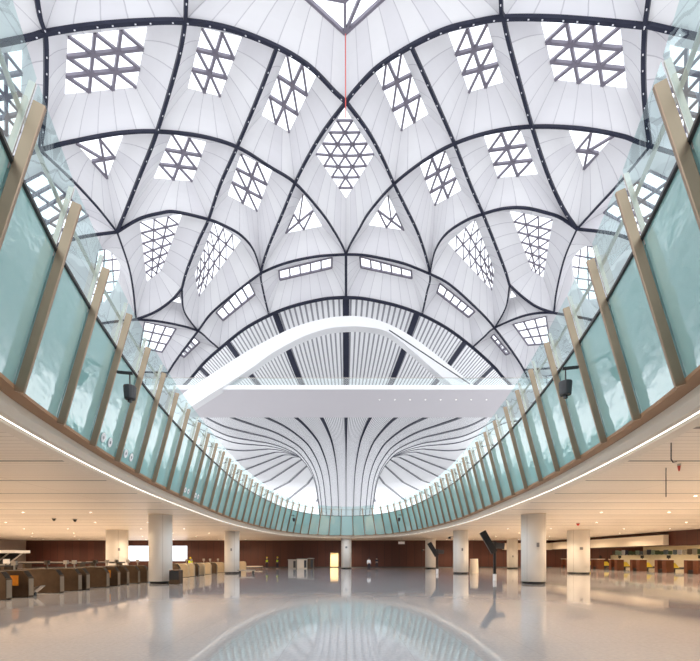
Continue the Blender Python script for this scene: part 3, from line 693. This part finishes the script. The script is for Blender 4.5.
# ------------------------------------------------------------------ check-in counters at right
def desk():
    t = empty('check_in_counter')
    mb = MB(); mb.box(0, .9, -.95, -.35, 0, 1.45); bevel(mb.build('desk_body', M_WOOD, t), .02)
    mb = MB(); mb.box(-.05, 1.0, -1.0, -.3, 1.45, 1.52); mb.build('desk_top', M_CREAM, t)
    mb = MB(); mb.box(0, .9, .35, .8, 0, 1.45); bevel(mb.build('desk_body', M_WOOD, t), .02)
    mb = MB(); mb.box(-.05, 1.0, .3, .85, 1.45, 1.52); mb.build('desk_top', M_CREAM, t)
    mb = MB(); mb.box(.05, 1.6, -.3, .3, 0, .4); mb.build('baggage_scale', M_BLACK, t)
    mb = MB(); mb.box(1.6, 8, -.3, .3, .35, .5); mb.build('conveyor', M_DARK, t)
    mb = MB(); mb.prism([(1.0,0.4),(1.0,1.1),(2.6,1.1),(3.2,.4)], (.95, 1.05)); mb.build('side_panel', M_YELLOW, t)
    mb = MB(); mb.box(.5, .56, -.9, -.4, 1.65, 2.0); mb.box(.5, .56, -.68, -.62, 1.5, 1.65); mb.build('monitor', M_BLACK, t)
    return t
d0 = desk(); ys = [42.9+4.15*k for k in range(7)]
words = ['cut off by the right frame edge','second from the right frame edge','third from the right frame edge','fourth from the right frame edge','fifth from the right frame edge','mostly hidden by the thick cream column','farthest, left of the thick cream column']
for k, y_ in enumerate(ys):
    d = d0 if k == 0 else copy_tree(d0)
    d.location = (36.9, y_, 0); tag(d, 'red-brown check-in counter with yellow side panel, ' + words[k], 'counter', 'check-in counters along the right')
# screens and boxes above the back wall
cols = [(0.02,0.03,0.06),(0.10,0.14,0.18),(0.25,0.35,0.30),(0.45,0.42,0.36),(0.05,0.09,0.05),(0.5,0.5,0.55),(0.12,0.10,0.08)]
sm_ = [wear(mat('screen_tone', c, .3), c, .3, 4) for c in cols]
ORD = 'first second third fourth fifth sixth seventh eighth ninth tenth eleventh twelfth thirteenth fourteenth fifteenth sixteenth seventeenth eighteenth nineteenth twentieth twenty-first twenty-second twenty-third twenty-fourth'.split()
TONE = ['navy', 'slate', 'green-grey', 'beige', 'dark green', 'pale grey', 'brown']
for k in range(24):
    ci = random.randrange(7); y_ = 50.4 + k*.8; mb = MB(); h = random.uniform(.55, .85); w = random.uniform(.3, .38)
    t = tag(empty('wall_screen', (46.0, y_, 2.12)), '%s screen, %s from the right in the row above the check-in wall' % (TONE[ci], ORD[k]), 'screen', 'screens above the check-in counters')
    mb.box(0, .12, -w, w, .05, h); mb.build('panel', sm_[ci], t)
    mb = MB(); mb.box(.02,.1,-w*.5,w*.5,-.02,.05); mb.build('stand', M_STEEL, t)

# ------------------------------------------------------------------ black totems
def totem(x, y, H, s, lab):
    t = tag(empty('display_totem', (x, y, 0)), lab, 'display')
    mb = MB(); mb.cyl((0,0,0), .14*s, 0, .5, 16); mb.build('base', M_WHITE, t)
    mb = MB(); mb.cyl((0,0,0), .11*s, .5, H*.80, 16); mb.build('pole', M_BLACK, t)
    a = Vector((-.95*s, 0, H)); b = Vector((-.05*s, -.05, H*.57))
    mb = MB(); mb.bar(a, b, (1,0,.3), .5*s, .22); bevel(mb.build('screen', M_BLACK, t), .03)
    mb = MB(); mb.bar((-.3*s,0,H*.73), (.75*s,.05,H*.70), (0,0,1), .45*s, .2); bevel(mb.build('arm_box', M_DARK, t), .03)
totem(11.45, 30.8, 3.75, 1.0, 'tall black display totem with tilted screen and white foot')
totem(10.0, 43.8, 3.35, .95, 'smaller more distant black totem with tilted screen')

# ------------------------------------------------------------------ hanging cameras, cables, detectors
def lantern(i, f, drop, lab, s=1.0, out=.0):
    p = gp(i, .56, .22); q = gp(i+1, .56, .22); b = p.lerp(q, f); n = FRM[i % NP][1]
    t = tag(empty('hanging_camera', b), lab, 'camera', 'cameras hung from the parapet')
    mb = MB(); mb.bar(Vector((0,0,0)), n*.42, (0,0,1), .07, .07); mb.build('arm', M_BLACK, t)
    e = n*.34
    mb = MB(); mb.cyl(e, .02, -.35*s, -.02, 8); mb.build('hanger', M_DARK, t)
    mb = MB(); mb.cyl(e, .15*s, -.78*s, -.38*s, 16, .18*s); bevel(mb.build('housing', M_DARK, t), .03)
    mb = MB(); mb.cyl(e, .06*s, -.86*s, -.78*s, 10); mb.build('lens', M_BLACK, t)
def near_idx(px, side_):
    best = None
    for i in range(NP):
        p = gp(i, TR); 
        if p.y < 4 or (p.x > 0) != side_: continue
        X = CX + p.x/p.y*F
        if best is None or abs(X-px) < best[0]: best = (abs(X-px), i)
    return best[1]
lantern(near_idx(122, False), .0, 1, 'dark camera hanging off the left parapet near the round white reflections')
lantern(near_idx(574, True), .0, 1, 'dark camera hanging off the right parapet by a short arm')
lantern(near_idx(294, False), .0, 1, 'tiny dark camera on the far left curve of the parapet', 1.0)
lantern(near_idx(404, True), .0, 1, 'tiny dark camera on the far right curve of the parapet', 1.0)
# sign reflections modelled as round white discs, in pairs on the left fascia
def bidx(px, py):
    best = None
    for i in range(NP):
        p = gp(i, 0)
        if p.y < 4: continue
        X = CX + p.x/p.y*F; Y = HY - (p.z-CH)/p.y*F
        d = abs(X-px)+abs(Y-py)
        if best is None or d < best[0]: best = (d, i)
    return best[1]
def reflection(i, f, lab):
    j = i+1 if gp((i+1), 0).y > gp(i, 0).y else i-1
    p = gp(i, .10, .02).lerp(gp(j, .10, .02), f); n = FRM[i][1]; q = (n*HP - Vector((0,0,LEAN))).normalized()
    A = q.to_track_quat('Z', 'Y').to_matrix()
    mb = MB(); mb.cyl((0,0,0), .15, -.005, .012, 20, axis=A); o = mb.build('round_reflection', M_WHITE); o.location = p; tag(o, lab, 'reflection', 'round white reflections on the teal fascia')
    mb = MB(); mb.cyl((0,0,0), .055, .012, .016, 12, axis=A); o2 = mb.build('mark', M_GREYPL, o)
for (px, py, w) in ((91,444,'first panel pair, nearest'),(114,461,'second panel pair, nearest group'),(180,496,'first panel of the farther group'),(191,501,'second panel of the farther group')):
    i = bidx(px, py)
    reflection(i, .38, 'round white sticker on teal glass, left one, ' + w); reflection(i, .66, 'round white sticker on teal glass, right one, ' + w)
# red rope
mb = MB(); a = dome(345.6, 34, -.2); mb.cyl((0,0,0), .045, -7.6, 0, 8); o = mb.build('red_rope', M_RED); o.location = a; tag(o, 'thin red rope hanging from the tip of the central skylight', 'rope')
# cables under the right ceiling
mb = MB(); P = [Vector(p) for p in ((0,0,0),(0,0,-.25),(.0,0,-.42),(.05,0,-.50),(.14,0,-.48))]; mb.sweep(P, [Vector((0,1,0))]*5, .02, .02); o = mb.build('hanging_cable', M_BLACK); o.location = (7.75+.5, 9.75+.4, 4.70); tag(o, 'hooked black cable end dangling from the right ceiling', 'cable')
mb = MB(); mb.cyl((0,0,0), .014, -.95, 0, 8); o = mb.build('hanging_cable', M_BLACK); o.location = (10.4, 13, 4.70); tag(o, 'straight black cable hanging below the hooked one at right', 'cable')
def detector(px, py, m_, lab, r=.12):
    Y = (4.7-CH)*F/(HY-py); t = tag(empty('ceiling_detector', ((px-CX)/F*Y, Y, 4.7)), lab, 'detector')
    mb = MB(); mb.cyl((0,0,0), r, -.06, 0, 16); mb.build('base', M_STEEL, t)
    mb = MB(); mb.cyl((0,0,0), r*.4, -.22, -.06, 16, r*.9); mb.build('dome_head', m_, t)
detector(578, 523, M_RED, 'red ceiling detector above the thick column at right', .16)
detector(54, 518, M_BLACK, 'left of two black dome detectors on the left ceiling', .15)
detector(75, 519, M_BLACK, 'right of two black dome detectors on the left ceiling', .15)
detector(679, 464, M_RED, 'small red detector near the hanging cables', .05)
mb = MB(); mb.box(-.5,.5,-.03,.03,-.5,-.1); o = mb.build('exit_sign', M_WHITE); o.location = (8.6, 62, 4.3); 
mb = MB(); mb.box(-.03,.03,-.02,.02,-.1,.4); o2 = mb.build('hanger', M_STEEL, o); tag(o, 'small white hanging sign right of the central column', 'sign')

# ------------------------------------------------------------------ downlights
dl = None; W = 0
def lampdata(e, s):
    l = bpy.data.lights.new('downlight_lamp', 'AREA'); l.shape = 'DISK'; l.size = s; l.energy = e; l.color = (1.0, 0.77, 0.52); l.spread = math.radians(150); return l
LD = lampdata(205, 1.6)
def inside_void(x, y):
    for p in offs(1.6)[::6]: pass
    P = LP[::4]; c = False; n = len(P)
    for i in range(n):
        a, b = P[i], P[i-1]
        if (a.y > y) != (b.y > y) and x < (b.x-a.x)*(y-a.y)/(b.y-a.y)+a.x: c = not c
    return c
for gx in (-50,-44,-38,-33,-28.5,-21,-16.6, 0, 16.6,21,28.5,33.2,41,47):
    for gy in (-9, -2, 5, 12, 19, 26, 33.5, 41, 48.5, 56, 66):
        if abs(gx) < 3 and -4 < gy < 64: continue
        if gx > 30 and gy < 15: continue
        if gx < -35 and gy < 15: continue
        mb = MB() if dl is None else None
        if dl is None:
            mb.cyl((0,0,0), .06, -.015, 0, 14); dl = mb.build('downlight', M_LAMP); o = dl
        else: o = dl.copy(); C.objects.link(o)
        o.location = (gx, gy, 4.70)
        tag(o, 'small round warm downlight recessed in the cream ceiling', 'downlight', 'recessed ceiling downlights')
        lo_ = bpy.data.objects.new('lamp', LD); C.objects.link(lo_); lo_.location = (gx, gy, 4.64)
for (x, y, z, e) in ((-2, 71.5, 2.9, 150),):
    l = lampdata(e, 1.0); o = bpy.data.objects.new('room_lamp', l); C.objects.link(o); o.location = (x, y, z)

# ------------------------------------------------------------------ people
def person(x, y, rz, H, top, legs, lab, vest=None, hat=None, pose=0):
    s = H/1.75; t = tag(empty('person', (x, y, 0), rz), lab, 'person')
    V = [(0,0,.95),(0,.0,1.15),(0,.01,1.38),(0,.01,1.50),(0,-.01,1.63),(-.10,0,.92),(-.11,-.02,.50),(-.11,.02,.08),(-.11,-.13,.04),(.10,0,.92),(.12,-.06-pose*.1,.50),(.12,.04,.08),(.12,-.11,.04),
         (-.17,.01,1.42),(-.22,.02,1.14),(-.20,-.08,.90),(-.19,-.11,.82),(.17,.01,1.42),(.23,.02,1.14),(.20,-.10-pose*.1,.92),(.19,-.15-pose*.1,.86)]
    E = [(0,1),(1,2),(2,3),(3,4),(0,5),(5,6),(6,7),(7,8),(0,9),(9,10),(10,11),(11,12),(2,13),(13,14),(14,15),(15,16),(2,17),(17,18),(18,19),(19,20)]
    R = [.15,.14,.15,.06,.10,.10,.07,.05,.035,.10,.07,.05,.035,.07,.048,.036,.035,.07,.048,.036,.035]
    def skin(name, V, E, R, m_, root=0):
        me = bpy.data.meshes.new(name); me.from_pydata([(a*s, b*s, c*s) for a, b, c in V], E, []); me.materials.append(m_)
        o = bpy.data.objects.new(name, me); C.objects.link(o); o.parent = t
        o.modifiers.new('skin', 'SKIN'); sb = o.modifiers.new('sub', 'SUBSURF'); sb.levels = 1; sb.render_levels = 2
        for i, r in enumerate(R): me.skin_vertices[0].data[i].radius = (r*s, r*s*.8)
        me.skin_vertices[0].data[root].use_root = True
        return o
    skin('body', V, E, R, M_SKIN)
    skin('trousers', [(0,0,.95),(-.10,0,.90),(-.11,-.02,.50),(-.11,.02,.10),(.10,0,.90),(.12,-.06-pose*.1,.50),(.12,.04,.10)], [(0,1),(1,2),(2,3),(0,4),(4,5),(5,6)], [.165,.12,.09,.075,.12,.09,.075], legs)
    skin('shirt', [(0,0,.98),(0,0,1.2),(0,.01,1.40),(-.17,.01,1.42),(-.22,.02,1.14),(-.20,-.07,.94),(.17,.01,1.42),(.23,.02,1.14),(.20,-.09-pose*.1,.95)], [(0,1),(1,2),(2,3),(3,4),(4,5),(2,6),(6,7),(7,8)], [.165,.16,.165,.085,.06,.05,.085,.06,.05], top)
    if vest: skin('vest', [(0,0,.93),(0,0,1.2),(0,.01,1.40)], [(0,1),(1,2)], [.185,.185,.18], vest)
    bm = bmesh.new(); bmesh.ops.create_uvsphere(bm, u_segments=12, v_segments=8, radius=.115*s)
    for v in bm.verts: v.co = Vector((v.co.x*.95, v.co.y*1.0, v.co.z*1.05)) + Vector((0, .01*s, 1.68*s))
    bmesh.ops.delete(bm, geom=[v for v in bm.verts if v.co.z < 1.66*s and v.co.y < 0], context='VERTS')
    me = bpy.data.meshes.new('hair'); bm.to_mesh(me); bm.free(); me.materials.append(hat or M_NAVY); o = bpy.data.objects.new('hard_hat' if hat else 'hair', me); C.objects.link(o); o.parent = t
    if hat:
        mb = MB(); mb.cyl((0,0,1.70*s), .16*s, 0, .015, 14); mb.build('brim', hat, o)
person(-12.1, 61.2, .4, 1.78, M_NAVY, M_NAVY, 'worker in yellow vest and hard hat, left of the pair', M_HIVIS, M_HAT)
person(-10.5, 61.2, -.5, 1.80, M_NAVY, M_NAVY, 'worker in yellow vest and hard hat, right of the pair', M_HIVIS, M_HAT)
person(-17.1, 44.0, .9, 1.72, M_HIVIS, M_NAVY, 'worker in bright yellow half hidden behind the distant gates', M_HIVIS, M_HAT)
person(2.95, 51.6, .2, 1.70, M_SHIRT, M_NAVY, 'person in white shirt and dark trousers standing right of the central column', None, None, 1)
person(4.8, 62.5, -.3, 1.72, M_NAVY, M_NAVY, 'person in dark clothes near the far wall', None, None)

# ------------------------------------------------------------------ light and camera
w = bpy.data.worlds.new('sky'); bpy.context.scene.world = w; w.use_nodes = True
w.node_tree.nodes['Background'].inputs[0].default_value = (0.93, 0.96, 1.0, 1); w.node_tree.nodes['Background'].inputs[1].default_value = 1.95
cam = bpy.data.cameras.new('camera'); co = bpy.data.objects.new('camera', cam); C.objects.link(co); bpy.context.scene.camera = co
co.location = (0, 0, CH); co.rotation_euler = (math.radians(90), 0, 0); cam.sensor_width = 36; cam.lens = 36*F/700
cam.shift_x = (350-CX)/700; cam.shift_y = (HY-330.5)/700; cam.clip_end = 1000; cam.clip_start = .05
vs = bpy.context.scene.view_settings; vs.view_transform = 'Standard'; vs.look = 'None'; vs.gamma = 1; vs.exposure = 0.22; vs.use_curve_mapping = False
